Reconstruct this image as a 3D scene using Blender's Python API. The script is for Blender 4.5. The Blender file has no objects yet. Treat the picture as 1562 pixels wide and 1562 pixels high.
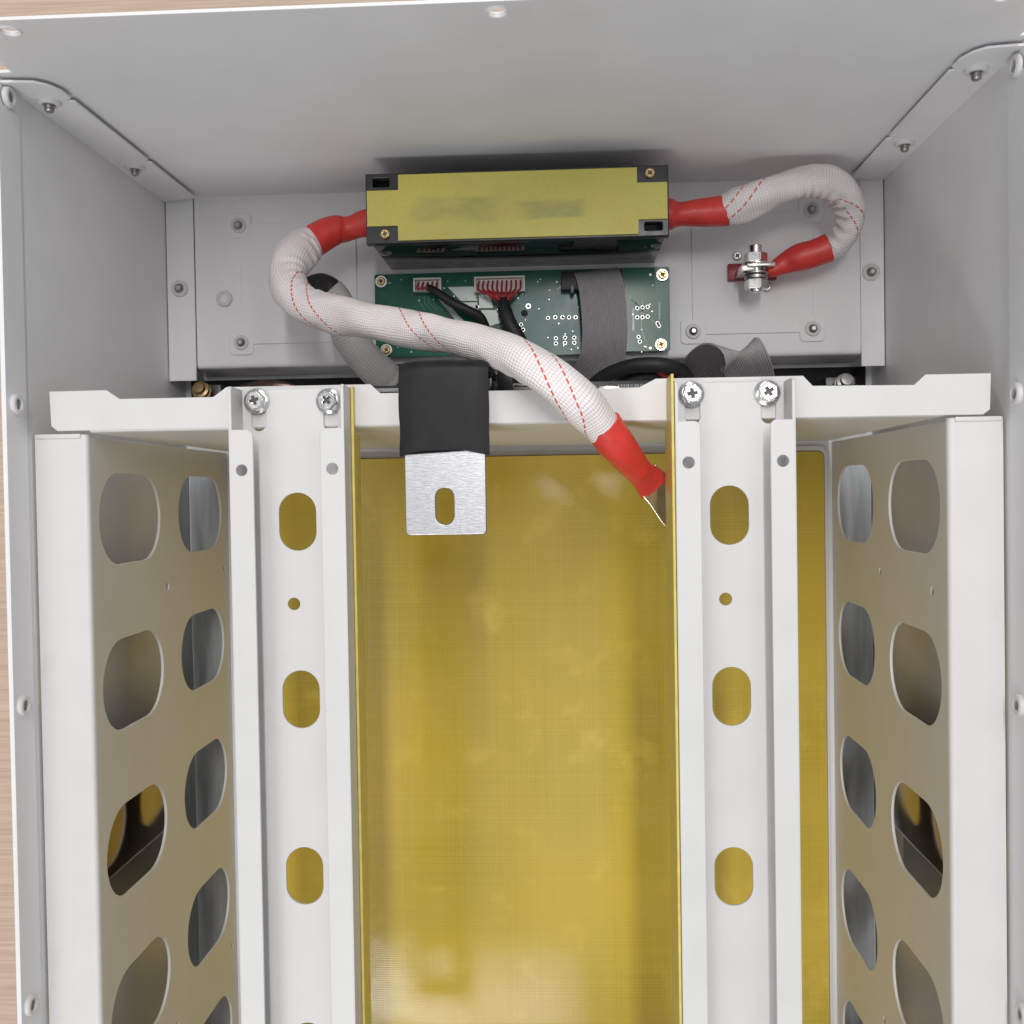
import bpy, bmesh, math, random
from mathutils import Vector, Matrix, noise
random.seed(7)
S = bpy.context.scene
COL = S.collection
PI = math.pi

# ------------------------------------------------------------------ camera
F, CC, H = 1600.0, 781.0, 0.45            # focal length and centre of the 1562 px photograph, camera height above the case rim (m)
A, B, R_ = -0.01997758, 0.04806976, -0.01528368
M = (Matrix.Rotation(R_, 3, 'Z') @ Matrix.Rotation(A, 3, 'X') @ Matrix.Rotation(B, 3, 'Y'))
cam = bpy.data.cameras.new('camera'); camo = bpy.data.objects.new('camera', cam); COL.objects.link(camo)
camo.matrix_world = Matrix.Translation((0, 0, H)) @ M.to_4x4()
cam.sensor_width = 36; cam.sensor_fit = 'HORIZONTAL'; cam.lens = 36 * F / 1562
cam.clip_start = 0.01; cam.clip_end = 50
S.camera = camo

# ------------------------------------------------------------------ room light
W = bpy.data.worlds.new('World'); S.world = W; W.use_nodes = True
W.node_tree.nodes['Background'].inputs[0].default_value = (0.91, 0.96, 1.0, 1)
W.node_tree.nodes['Background'].inputs[1].default_value = 0.54

def area(name, loc, target, sx, sy, power, col=(1, 0.985, 0.96)):
    l = bpy.data.lights.new(name, 'AREA'); l.shape = 'RECTANGLE'; l.size = sx; l.size_y = sy; l.energy = power; l.color = col
    o = bpy.data.objects.new(name, l); COL.objects.link(o); o.location = loc
    d = Vector(target) - Vector(loc)
    o.rotation_euler = d.to_track_quat('-Z', 'Y').to_euler() if target is not None else (0, 0, 0)
    return o
ZL = 1.55
def panel(name, x, y, sx, sy, power):
    l = bpy.data.lights.new(name, 'AREA'); l.shape = 'RECTANGLE'; l.size = sx; l.size_y = sy; l.energy = power; l.color = (1, 0.985, 0.965)
    o = bpy.data.objects.new(name, l); COL.objects.link(o); o.location = (x, y, ZL)
panel('ceiling_or_fill_lamp', -0.500, -1.555, 0.46, 0.54, 19)
panel('ceiling_or_fill_lamp', -0.085, -1.555, 0.17, 0.54, 7.0)
panel('ceiling_or_fill_lamp', -0.430, -0.58, 0.34, 0.86, 1.2)
panel('ceiling_or_fill_lamp', 0.080, -0.58, 0.46, 0.86, 1.2)
panel('ceiling_or_fill_lamp', -0.950, 0.10, 0.50, 0.70, 3.0)
panel('ceiling_or_fill_lamp', 0.620, 0.45, 0.50, 0.50, 2.5)  # fill lamp added to brighten the upper bay floor
panel('ceiling_or_fill_lamp', 0.090, 1.02, 0.08, 1.70, 31)

S.view_settings.view_transform = 'Standard'; S.view_settings.look = 'None'
S.view_settings.gamma = 1; S.view_settings.exposure = -0.46; S.view_settings.use_curve_mapping = False
S.render.engine = 'CYCLES'
S.cycles.use_denoising = True
S.cycles.max_bounces = 14; S.cycles.diffuse_bounces = 7; S.cycles.glossy_bounces = 6
S.cycles.sample_clamp_indirect = 4
S.cycles.caustics_reflective = False

# ------------------------------------------------------------------ placing helpers
def ray(px, py):
    return M @ Vector(((px - CC) / F, -(py - CC) / F, -1.0))
def P(px, py, z):
    d = ray(px, py); return Vector((0, 0, H)) + d * ((z - H) / d.z)
def PX(px, py, X):
    d = ray(px, py); return Vector((0, 0, H)) + d * (X / d.x)
def PY(px, py, Y):
    d = ray(px, py); return Vector((0, 0, H)) + d * (Y / d.y)

# ------------------------------------------------------------------ materials
def nodes(name):
    m = bpy.data.materials.new(name); m.use_nodes = True
    nt = m.node_tree; return m, nt, nt.nodes['Principled BSDF']
def N(nt, t, **k):
    n = nt.nodes.new(t)
    for a, b in k.items():
        setattr(n, a, b)
    return n
def math_(nt, op, a, b=None, clamp=False):
    n = N(nt, 'ShaderNodeMath', operation=op); n.use_clamp = clamp
    for i, v in enumerate((a, b)):
        if v is None: continue
        if isinstance(v, (int, float)): n.inputs[i].default_value = v
        else: nt.links.new(v, n.inputs[i])
    return n.outputs[0]
def mixc(nt, fac, a, b):
    n = N(nt, 'ShaderNodeMix', data_type='RGBA')
    if isinstance(fac, (int, float)): n.inputs[0].default_value = fac
    else: nt.links.new(fac, n.inputs[0])
    for i, v in ((6, a), (7, b)):
        if isinstance(v, tuple): n.inputs[i].default_value = (*v, 1)
        else: nt.links.new(v, n.inputs[i])
    return n.outputs[2]
def objco(nt, scale=(1, 1, 1)):
    t = N(nt, 'ShaderNodeTexCoord'); mp = N(nt, 'ShaderNodeMapping'); mp.inputs[3].default_value = scale
    nt.links.new(t.outputs['Object'], mp.inputs[0]); return mp.outputs[0]
def noise_(nt, scale, detail=2, vec=None, rough=0.5):
    n = N(nt, 'ShaderNodeTexNoise'); n.inputs['Scale'].default_value = scale; n.inputs['Detail'].default_value = detail; n.inputs['Roughness'].default_value = rough
    nt.links.new(vec if vec is not None else objco(nt), n.inputs['Vector']); return n.outputs[0]
def ramp(nt, fac, lo, hi):
    n = N(nt, 'ShaderNodeMapRange'); nt.links.new(fac, n.inputs[0])
    n.inputs[1].default_value = lo; n.inputs[2].default_value = hi; return n.outputs[0]
def bump(nt, bs, h, strength, dist):
    b = N(nt, 'ShaderNodeBump'); b.inputs['Strength'].default_value = strength; b.inputs['Distance'].default_value = dist
    nt.links.new(h, b.inputs['Height']); nt.links.new(b.outputs[0], bs.inputs['Normal'])

def simple(name, col, rough=0.5, metal=0.0, var=0.06, nscale=120, bmp=0.0, bscale=1500, spec=0.5):
    m, nt, bs = nodes(name)
    n = noise_(nt, nscale, 3)
    lo = tuple(c * (1 - var) for c in col); hi = tuple(min(1, c * (1 + var)) for c in col)
    nt.links.new(mixc(nt, ramp(nt, n, 0.3, 0.7), lo, hi), bs.inputs['Base Color'])
    r = N(nt, 'ShaderNodeMapRange'); nt.links.new(n, r.inputs[0]); r.inputs[1].default_value = 0.3; r.inputs[2].default_value = 0.7
    r.inputs[3].default_value = max(0, rough - 0.04); r.inputs[4].default_value = rough + 0.04
    nt.links.new(r.outputs[0], bs.inputs['Roughness'])
    bs.inputs['Metallic'].default_value = metal; bs.inputs['Specular IOR Level'].default_value = spec
    if bmp: bump(nt, bs, noise_(nt, bscale, 2), bmp, 0.0002)
    return m

PAINT = simple('white_powder_coat', (0.645, 0.635, 0.63), 0.40, var=0.02, nscale=45, bmp=0.3, bscale=1100)
PAINT2 = simple('white_case_paint_lifted', (0.79, 0.78, 0.79), 0.46, var=0.022, nscale=30, bmp=0.35, bscale=1000)  # same paint as the rails, lightened to lift the shaded case walls
GAP = simple('dark_seam', (0.03, 0.03, 0.03), 0.8)
ZINC = simple('zinc_steel', (0.72, 0.71, 0.70), 0.22, 1.0, var=0.08, nscale=400, bmp=0.1, bscale=900)
STEEL = simple('dull_steel', (0.45, 0.44, 0.43), 0.35, 1.0, var=0.1, nscale=500)
BRASS = simple('brass', (0.62, 0.46, 0.22), 0.3, 1.0, var=0.12, nscale=500)
TIN = simple('tinned_copper', (0.72, 0.67, 0.60), 0.22, 1.0, var=0.06, nscale=300)
BLACKP = simple('black_plastic', (0.022, 0.021, 0.023), 0.32, var=0.15, nscale=200, bmp=0.06, bscale=900)
BLACKG = simple('glossy_black_plastic', (0.009, 0.009, 0.010), 0.10, var=0.1, nscale=150, spec=0.28)
GLARE = simple('pcb_glare', (0.42, 0.46, 0.43), 0.4, 0.35, var=0.12, nscale=300, spec=0.4)  # pale tone that paints lamp glare on the circuit board
RUBBER = simple('black_sleeve', (0.013, 0.0125, 0.014), 0.5, var=0.2, nscale=260, bmp=0.12, bscale=500, spec=0.25)
SHRINK = simple('red_heat_shrink', (0.66, 0.045, 0.035), 0.38, var=0.1, nscale=140, bmp=0.3, bscale=500)
REDP = simple('red_plastic', (0.30, 0.015, 0.025), 0.35, var=0.1)
REDW = simple('red_wire', (0.42, 0.025, 0.03), 0.4, var=0.1)
WHITEP = simple('white_nylon', (0.72, 0.70, 0.66), 0.4, var=0.04)
DARKMETAL = simple('bronze_dark_metal', (0.34, 0.28, 0.24), 0.13, 1.0, var=0.1, nscale=40)
SOLDER = simple('solder', (0.52, 0.52, 0.50), 0.34, 0.9, var=0.1, nscale=800)
HOLE = simple('bare_drill_hole', (0.012, 0.014, 0.013), 0.7)
PRINT = simple('grey_print', (0.30, 0.31, 0.32), 0.6, var=0.25, nscale=2500)
RIBBON = simple('grey_ribbon', (0.34, 0.325, 0.33), 0.5, var=0.06, nscale=300)
DARKCLOTH = simple('black_tape', (0.018, 0.017, 0.018), 0.55, var=0.2, nscale=400, bmp=0.3, bscale=800)
WHITESL = None

def speckle(m, amount):
    nt = m.node_tree; bs = nt.nodes['Principled BSDF']
    src = bs.inputs['Base Color'].links[0].from_socket
    v = objco(nt)
    sp = ramp(nt, noise_(nt, 420, 2, v, 0.7), 0.74, 0.80)
    area_ = ramp(nt, noise_(nt, 22, 2, v), 0.48, 0.62)
    mk = math_(nt, 'MULTIPLY', math_(nt, 'MULTIPLY', sp, area_), amount)
    c = mixc(nt, mk, src, (0.30, 0.28, 0.25))
    sm = ramp(nt, noise_(nt, 17, 5, objco(nt, (1.0, 0.45, 1.0)), 0.65), 0.52, 0.72)
    c = mixc(nt, math_(nt, 'MULTIPLY', sm, 0.10), c, (0.60, 0.57, 0.52))
    nt.links.new(c, bs.inputs['Base Color'])
speckle(PAINT, 0.8); speckle(PAINT2, 0.6)

def fr4(name, base, dark, pitch, weave, rough, cloud):
    m, nt, bs = nodes(name)
    t = N(nt, 'ShaderNodeTexCoord'); sp = N(nt, 'ShaderNodeSeparateXYZ')
    wob = N(nt, 'ShaderNodeTexNoise'); wob.inputs['Scale'].default_value = 60; nt.links.new(t.outputs['Object'], wob.inputs['Vector'])
    nt.links.new(t.outputs['Object'], sp.inputs[0])
    k = 2 * PI / pitch
    wx = math_(nt, 'SINE', math_(nt, 'ADD', math_(nt, 'MULTIPLY', sp.outputs[0], k), math_(nt, 'MULTIPLY', wob.outputs[0], 5.0)))
    wy = math_(nt, 'SINE', math_(nt, 'ADD', math_(nt, 'MULTIPLY', sp.outputs[1], k * 1.12), math_(nt, 'MULTIPLY', wob.outputs[0], 5.0)))
    w = math_(nt, 'ADD', math_(nt, 'MULTIPLY', wx, 0.45), math_(nt, 'MULTIPLY', wy, 0.8))
    # threads vary in strength from place to place
    st = ramp(nt, noise_(nt, 14, 3, t.outputs['Object']), 0.25, 0.7)
    st = math_(nt, 'ADD', math_(nt, 'MULTIPLY', st, 0.9), 0.25)
    w01 = math_(nt, 'ADD', math_(nt, 'MULTIPLY', math_(nt, 'MULTIPLY', w, st), weave), 0.5, True)
    c1 = mixc(nt, w01, dark, base)
    # long single threads
    mp = N(nt, 'ShaderNodeMapping'); mp.inputs[3].default_value = (900, 4, 1); nt.links.new(t.outputs['Object'], mp.inputs[0])
    th = noise_(nt, 1.0, 2, mp.outputs[0])
    mp2 = N(nt, 'ShaderNodeMapping'); mp2.inputs[3].default_value = (4, 900, 1); nt.links.new(t.outputs['Object'], mp2.inputs[0])
    th2 = noise_(nt, 1.0, 2, mp2.outputs[0])
    thm = math_(nt, 'MULTIPLY', math_(nt, 'ADD', ramp(nt, th, 0.3, 0.75), ramp(nt, th2, 0.3, 0.75)), 0.16)
    c2 = mixc(nt, thm, c1, tuple(x * 0.55 for x in dark))
    # pale glass patches in the resin
    n1 = ramp(nt, noise_(nt, 34, 4, t.outputs['Object'], 0.6), 0.56, 0.78)
    n2 = ramp(nt, noise_(nt, 9, 2, t.outputs['Object']), 0.35, 0.65)
    pale = tuple(min(1, x * 1.25 + 0.03) for x in base)
    c3 = mixc(nt, math_(nt, 'MULTIPLY', n1, cloud), c2, pale)
    warm = (base[0] * 1.02, base[1] * 0.93, base[2] * 0.7)
    c4 = mixc(nt, math_(nt, 'MULTIPLY', n2, 0.5), c3, warm)
    nt.links.new(c4, bs.inputs['Base Color'])
    rr = N(nt, 'ShaderNodeMapRange'); nt.links.new(n2, rr.inputs[0]); rr.inputs[3].default_value = rough * 0.8; rr.inputs[4].default_value = rough * 1.2
    nt.links.new(rr.outputs[0], bs.inputs['Roughness'])
    bump(nt, bs, w, 0.16, 0.0001)
    return m
FR4 = fr4('yellow_glass_epoxy', (0.66, 0.50, 0.085), (0.47, 0.34, 0.042), 0.0016, 0.34, 0.08, 0.5)
FR4E = simple('yellow_glass_epoxy_edge', (0.66, 0.53, 0.13), 0.4, var=0.1, nscale=150)

def cover_mat():
    m, nt, bs = nodes('yellow_cover_board')
    v = objco(nt)
    sp = N(nt, 'ShaderNodeSeparateXYZ'); nt.links.new(v, sp.inputs[0])
    k = 2 * PI / 0.0011
    w = math_(nt, 'ADD', math_(nt, 'SINE', math_(nt, 'MULTIPLY', sp.outputs[0], k)), math_(nt, 'SINE', math_(nt, 'MULTIPLY', sp.outputs[1], k)))
    w01 = math_(nt, 'ADD', math_(nt, 'MULTIPLY', w, 0.07), math_(nt, 'MULTIPLY', noise_(nt, 500, 2, v), 1.0), True)
    c = mixc(nt, w01, (0.47, 0.42, 0.075), (0.56, 0.50, 0.11))
    c = mixc(nt, math_(nt, 'MULTIPLY', ramp(nt, noise_(nt, 60, 3, v), 0.45, 0.75), 0.4), c, (0.52, 0.38, 0.10))
    # two rubbed grey-green smudges where print was wiped off
    def blot(cx, cy, hx, hy):
        ax = math_(nt, 'ABSOLUTE', math_(nt, 'SUBTRACT', sp.outputs[0], cx)); ay = math_(nt, 'ABSOLUTE', math_(nt, 'SUBTRACT', sp.outputs[1], cy))
        n = noise_(nt, 90, 3, objco(nt, (0.6, 1.5, 1)))
        fx = math_(nt, 'DIVIDE', ax, hx); fy = math_(nt, 'DIVIDE', ay, hy)
        f = math_(nt, 'ADD', math_(nt, 'MAXIMUM', fx, fy), math_(nt, 'MULTIPLY', math_(nt, 'SUBTRACT', n, 0.5), 0.7))
        return math_(nt, 'SUBTRACT', 1.0, ramp(nt, f, 0.8, 1.15))
    b1 = blot(-0.0545, 0.1510, 0.022, 0.0070); b2 = blot(-0.0045, 0.1495, 0.018, 0.0048)
    b = math_(nt, 'MULTIPLY', math_(nt, 'MAXIMUM', b1, b2), math_(nt, 'MULTIPLY', ramp(nt, noise_(nt, 70, 3, objco(nt, (0.7, 1.6, 1))), 0.3, 0.7), 0.6))
    c = mixc(nt, b, c, (0.20, 0.21, 0.08))
    nt.links.new(c, bs.inputs['Base Color']); bs.inputs['Roughness'].default_value = 0.45
    bump(nt, bs, w, 0.2, 0.0001)
    return m
COVER = cover_mat()

def pcb_mat():
    m, nt, bs = nodes('green_solder_mask')
    v = objco(nt)
    n = ramp(nt, noise_(nt, 55, 2, v), 0.42, 0.58)
    c = mixc(nt, n, (0.008, 0.092, 0.06), (0.013, 0.122, 0.078))
    sp = N(nt, 'ShaderNodeSeparateXYZ'); nt.links.new(v, sp.inputs[0])
    nt.links.new(c, bs.inputs['Base Color']); bs.inputs['Roughness'].default_value = 0.22; bs.inputs['Specular IOR Level'].default_value = 0.3
    bump(nt, bs, noise_(nt, 900, 2, v), 0.08, 0.0001)
    return m
PCB = pcb_mat()
POUR = simple('mask_over_copper', (0.05, 0.155, 0.145), 0.3, var=0.2, nscale=90, spec=0.35)
TRACE = simple('mask_over_trace', (0.03, 0.19, 0.12), 0.22, var=0.05)

def brushed():
    m, nt, bs = nodes('brushed_aluminium')
    n = noise_(nt, 1, 3, objco(nt, (260, 2600, 200)), 0.6)
    n2 = noise_(nt, 1, 2, objco(nt, (700, 5200, 200)), 0.6)
    c = mixc(nt, ramp(nt, n, 0.3, 0.7), (0.36, 0.36, 0.38), (0.60, 0.60, 0.62))
    c = mixc(nt, ramp(nt, n2, 0.63, 0.72), c, (0.24, 0.24, 0.26))
    nt.links.new(c, bs.inputs['Base Color']); bs.inputs['Metallic'].default_value = 1.0; bs.inputs['Roughness'].default_value = 0.34
    bump(nt, bs, n, 0.3, 0.0002)
    return m
ALU = brushed()

def braid(name, tracer=True, col=(0.94, 0.85, 0.84), K=13.0, off=0.1, gap=0.16):
    m, nt, bs = nodes(name)
    uv = N(nt, 'ShaderNodeUVMap'); sp = N(nt, 'ShaderNodeSeparateXYZ'); nt.links.new(uv.outputs[0], sp.inputs[0])
    u, v = sp.outputs[0], sp.outputs[1]       # u: 0..1 round the sleeve, v: metres along it
    ku, kv = 2 * PI * 21, 2 * PI / 0.0029
    a = math_(nt, 'MULTIPLY', u, ku); b = math_(nt, 'MULTIPLY', v, kv)
    wob = math_(nt, 'MULTIPLY', math_(nt, 'SUBTRACT', noise_(nt, 160, 2), 0.5), 5.0); a = math_(nt, 'ADD', a, wob)
    s1 = math_(nt, 'SINE', math_(nt, 'ADD', a, b)); s2 = math_(nt, 'SINE', math_(nt, 'SUBTRACT', a, b))
    h = math_(nt, 'ADD', math_(nt, 'MULTIPLY', math_(nt, 'MULTIPLY', s1, s2), 0.5), 0.5)
    nn = noise_(nt, 70, 3)
    c = mixc(nt, h, tuple(x * 0.70 for x in col), tuple(min(0.97, x * 1.08) for x in col))
    c = mixc(nt, math_(nt, 'MULTIPLY', ramp(nt, nn, 0.45, 0.75), 0.4), c, (col[0] * 0.78, col[1] * 0.72, col[2] * 0.72))
    if tracer:
        ph = math_(nt, 'FRACT', math_(nt, 'ADD', math_(nt, 'SUBTRACT', u, math_(nt, 'MULTIPLY', v, K)), 10.0 + off))
        def line(c0):
            d = math_(nt, 'ABSOLUTE', math_(nt, 'SUBTRACT', ph, c0)); return math_(nt, 'LESS_THAN', d, 0.0085)
        l = math_(nt, 'MAXIMUM', line(0.3), line(0.3 + gap))
        dash = math_(nt, 'LESS_THAN', math_(nt, 'FRACT', math_(nt, 'ADD', math_(nt, 'MULTIPLY', v, 1 / 0.0029), math_(nt, 'MULTIPLY', u, 3.0))), 0.68)
        c = mixc(nt, math_(nt, 'MULTIPLY', l, dash), c, (0.66, 0.12, 0.09))
    nt.links.new(c, bs.inputs['Base Color']); bs.inputs['Roughness'].default_value = 0.42
    bump(nt, bs, h, 0.6, 0.0005)
    return m
BRAID = braid('white_braid', K=11.5, off=0.02, gap=0.16)
WHITESL = braid('white_fibre_sleeve', False, (0.60, 0.575, 0.565))
BRAID2 = braid('white_braid_tight', K=-12.0, off=0.25, gap=0.14, col=(0.94, 0.86, 0.85))

def wood():
    m, nt, bs = nodes('pale_wood')
    v = objco(nt, (2.2, 90, 1))
    n = noise_(nt, 6, 5, v, 0.65)
    c = mixc(nt, ramp(nt, n, 0.35, 0.68), (0.48, 0.35, 0.27), (0.64, 0.485, 0.38))
    nt.links.new(c, bs.inputs['Base Color']); bs.inputs['Roughness'].default_value = 0.5
    return m
WOOD = wood()

# ------------------------------------------------------------------ mesh helpers
def link(name, me, mat=None, parent=None, smooth=None):
    o = bpy.data.objects.new(name, me); COL.objects.link(o)
    if mat is not None:
        me.materials.clear(); me.materials.append(mat)
    if parent is not None: o.parent = parent
    if smooth is not None:
        for p in me.polygons: p.use_smooth = True
        me.set_sharp_from_angle(angle=math.radians(smooth))
    return o
def thing(name, label, cat, group=None, loc=(0, 0, 0)):
    o = bpy.data.objects.new(name, None); COL.objects.link(o); o.empty_display_size = 0.02
    o.location = loc
    o['label'] = label; o['category'] = cat
    if group: o['group'] = group
    return o
def tag(o, label, cat, group=None):
    o['label'] = label; o['category'] = cat
    if group: o['group'] = group
    return o
def bm_box(bm, x0, x1, y0, y1, z0, z1, bev=0.0, seg=2):
    r = bmesh.ops.create_cube(bm, size=1, matrix=Matrix.Translation(((x0 + x1) / 2, (y0 + y1) / 2, (z0 + z1) / 2)) @ Matrix.Diagonal((x1 - x0, y1 - y0, z1 - z0, 1)))
    if bev:
        es = {e for v in r['verts'] for e in v.link_edges}
        bmesh.ops.bevel(bm, geom=list(es), offset=bev, segments=seg, affect='EDGES', profile=0.5)
def from_bm(name, bm, mat, parent=None, smooth=40):
    me = bpy.data.meshes.new(name); bmesh.ops.recalc_face_normals(bm, faces=bm.faces); bm.to_mesh(me); bm.free()
    return link(name, me, mat, parent, smooth)
def box(name, x0, x1, y0, y1, z0, z1, mat, parent=None, bev=0.0004):
    bm = bmesh.new(); bm_box(bm, x0, x1, y0, y1, z0, z1, bev); return from_bm(name, bm, mat, parent)
def circ(cx, cy, r, n=28):
    return [(cx + r * math.cos(2 * PI * i / n), cy + r * math.sin(2 * PI * i / n)) for i in range(n)]
def slot(cx, cy, hx, hy, n=14):
    """obround centred on cx,cy: half extents hx,hy, round ends on the longer axis"""
    pts = []
    if hy >= hx:
        for i in range(n + 1): a = PI * i / n; pts.append((cx + hx * math.cos(a), cy + (hy - hx) + hx * math.sin(a)))
        for i in range(n + 1): a = PI + PI * i / n; pts.append((cx + hx * math.cos(a), cy - (hy - hx) + hx * math.sin(a)))
    else:
        for i in range(n + 1): a = -PI / 2 + PI * i / n; pts.append((cx + (hx - hy) + hy * math.cos(a), cy + hy * math.sin(a)))
        for i in range(n + 1): a = PI / 2 + PI * i / n; pts.append((cx - (hx - hy) + hy * math.cos(a), cy + hy * math.sin(a)))
    return pts
def rect(x0, x1, y0, y1): return [(x0, y0), (x1, y0), (x1, y1), (x0, y1)]
def rrect(x0, x1, y0, y1, r, n=5, corners=(1, 1, 1, 1)):
    out = []
    for (cx, cy, a0, on, kx, ky) in ((x1 - r, y1 - r, 0, corners[0], x1, y1), (x0 + r, y1 - r, PI / 2, corners[1], x0, y1), (x0 + r, y0 + r, PI, corners[2], x0, y0), (x1 - r, y0 + r, 1.5 * PI, corners[3], x1, y0)):
        if not on: out.append((kx, ky)); continue
        for i in range(n + 1): a = a0 + PI / 2 * i / n; out.append((cx + r * math.cos(a), cy + r * math.sin(a)))
    return out
def plate_mesh(loops, thick, bev, mat4):
    cu = bpy.data.curves.new('tmp', 'CURVE'); cu.dimensions = '2D'; cu.fill_mode = 'BOTH'
    for L in loops:
        s = cu.splines.new('POLY'); s.points.add(len(L) - 1); s.use_cyclic_u = True
        for p, q in zip(s.points, L): p.co = (q[0], q[1], 0, 1)
    cu.extrude = max(1e-6, thick / 2 - bev); cu.bevel_depth = bev; cu.bevel_resolution = 2; cu.offset = -bev
    o = bpy.data.objects.new('tmp', cu)
    me = bpy.data.meshes.new_from_object(o)
    bpy.data.objects.remove(o); bpy.data.curves.remove(cu)
    me.transform(mat4)
    bm = bmesh.new(); bm.from_mesh(me); bmesh.ops.remove_doubles(bm, verts=bm.verts, dist=1e-7)
    bmesh.ops.recalc_face_normals(bm, faces=bm.faces); bm.to_mesh(me); bm.free()
    return me
TZ = lambda z: Matrix.Translation((0, 0, z))
# plane (Y,Z) at constant X : local x->Y, y->Z, z->X
YZ = lambda X: Matrix(((0, 0, 1, X), (1, 0, 0, 0), (0, 1, 0, 0), (0, 0, 0, 1)))
# plane (X,Z) at constant Y : local x->X, y->Z, z->-Y
XZ = lambda Y: Matrix(((1, 0, 0, 0), (0, 0, -1, Y), (0, 1, 0, 0), (0, 0, 0, 1)))
def flat_faces(me, axis):
    for p in me.polygons:
        if abs(p.normal.dot(axis)) > 0.9995: p.use_smooth = False
def plate(name, loops, thick, mat4, mat, parent=None, bev=0.0003):
    o = link(name, plate_mesh(loops, thick, bev, mat4), mat, parent, 35)
    flat_faces(o.data, (mat4.to_3x3() @ Vector((0, 0, 1))).normalized()); return o
def lathe_mesh(name, prof, n=24, hexa=None):
    """prof: (r,z) pairs turned about z"""
    bm = bmesh.new(); rings = []
    for r, z in prof:
        if r < 1e-7: rings.append([bm.verts.new((0, 0, z))]); continue
        rings.append([bm.verts.new((r * math.cos(2 * PI * i / n), r * math.sin(2 * PI * i / n), z)) for i in range(n)])
    for a, b in zip(rings, rings[1:]):
        for i in range(n):
            j = (i + 1) % n
            if len(a) == 1 and len(b) == 1: continue
            if len(a) == 1: bm.faces.new((a[0], b[i], b[j]))
            elif len(b) == 1: bm.faces.new((a[i], a[j], b[0]))
            else: bm.faces.new((a[i], a[j], b[j], b[i]))
    bmesh.ops.recalc_face_normals(bm, faces=bm.faces)
    me = bpy.data.meshes.new(name); bm.to_mesh(me); bm.free(); return me
def axis_mat(loc, axis, spin=0.0):
    q = Vector((0, 0, 1)).rotation_difference(Vector(axis).normalized())
    return Matrix.Translation(loc) @ q.to_matrix().to_4x4() @ Matrix.Rotation(spin, 4, 'Z')
def put(name, me, mat4, mat, parent, smooth=35):
    if not me.materials: 
        me.materials.append(mat)
        for p in me.polygons: p.use_smooth = True
        me.set_sharp_from_angle(angle=math.radians(smooth)); flat_faces(me, Vector((0, 0, 1)))
    o = bpy.data.objects.new(name, me); COL.objects.link(o); o.parent = parent; o.matrix_local = mat4; return o

def spline(pts, sub):
    """Catmull-Rom through tuples of any length"""
    out = []
    n = len(pts)
    for i in range(n - 1):
        p0 = pts[max(0, i - 1)]; p1 = pts[i]; p2 = pts[i + 1]; p3 = pts[min(n - 1, i + 2)]
        for k in range(sub):
            t = k / sub; t2 = t * t; t3 = t2 * t
            out.append(tuple(0.5 * (2 * b + (c - a) * t + (2 * a - 5 * b + 4 * c - d) * t2 + (3 * b - a - 3 * c + d) * t3) for a, b, c, d in zip(p0, p1, p2, p3)))
    out.append(tuple(pts[-1])); return out
def frames(path, up=Vector((0, 0, 1))):
    fr = []; n = len(path)
    for i in range(n):
        t = (path[min(n - 1, i + 1)] - path[max(0, i - 1)]).normalized()
        if i == 0:
            a = (up - t * up.dot(t)).normalized()
        else:
            a = fr[-1][1]; a = (a - t * a.dot(t)).normalized()
        fr.append((t, a, t.cross(a).normalized()))
    return fr
def sweep(name, pts, mat, parent=None, sub=10, ring=28, rfun=None, flat=None, cap=True, v0=0.0, fixed_up=False):
    """pts: (Vector, r). rfun(u, v, fr)->factor of radius. flat: per point (a,b) factors on the frame axes"""
    raw = [(p.x, p.y, p.z, r, *(flat[i] if flat else (1, 1))) for i, (p, r) in enumerate(pts)]
    sp = spline(raw, sub); path = [Vector(q[:3]) for q in sp]; fr = frames(path)
    if fixed_up:
        fr = []
        for i in range(len(path)):
            t = (path[min(len(path) - 1, i + 1)] - path[max(0, i - 1)]).normalized()
            a = Vector((0, 0, 1)); a = (a - t * a.dot(t)).normalized(); fr.append((t, a, t.cross(a).normalized()))
    bm = bmesh.new(); uvl = bm.loops.layers.uv.new('UVMap'); rings = []; vs = []; v = v0
    curv = []
    for i in range(len(path)):
        t0 = fr[max(0, i - 2)][0]; t1 = fr[min(len(path) - 1, i + 2)][0]; curv.append(t1 - t0)
    for i, q in enumerate(sp):
        if i: v += (path[i] - path[i - 1]).length
        vs.append(v); rr = []
        for k in range(ring):
            an = 2 * PI * k / ring
            d = fr[i][1] * (math.cos(an) * q[4]) + fr[i][2] * (math.sin(an) * q[5])
            f = rfun(k / ring, v, i / (len(sp) - 1), d.dot(curv[i])) if rfun else 1
            rr.append(bm.verts.new(path[i] + d * (q[3] * f)))
        rings.append(rr)
    for i in range(len(rings) - 1):
        for k in range(ring):
            j = (k + 1) % ring
            f = bm.faces.new((rings[i][k], rings[i][j], rings[i + 1][j], rings[i + 1][k])); f.smooth = True
            for l, (uu, vv) in zip(f.loops, ((k / ring, vs[i]), ((k + 1) / ring, vs[i]), ((k + 1) / ring, vs[i + 1]), (k / ring, vs[i + 1]))): l[uvl].uv = (uu, vv)
    if cap:
        bm.faces.new(rings[0][::-1]); bm.faces.new(rings[-1])
    me = bpy.data.meshes.new(name); bmesh.ops.recalc_face_normals(bm, faces=bm.faces); bm.to_mesh(me); bm.free()
    return link(name, me, mat, parent), v
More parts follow.
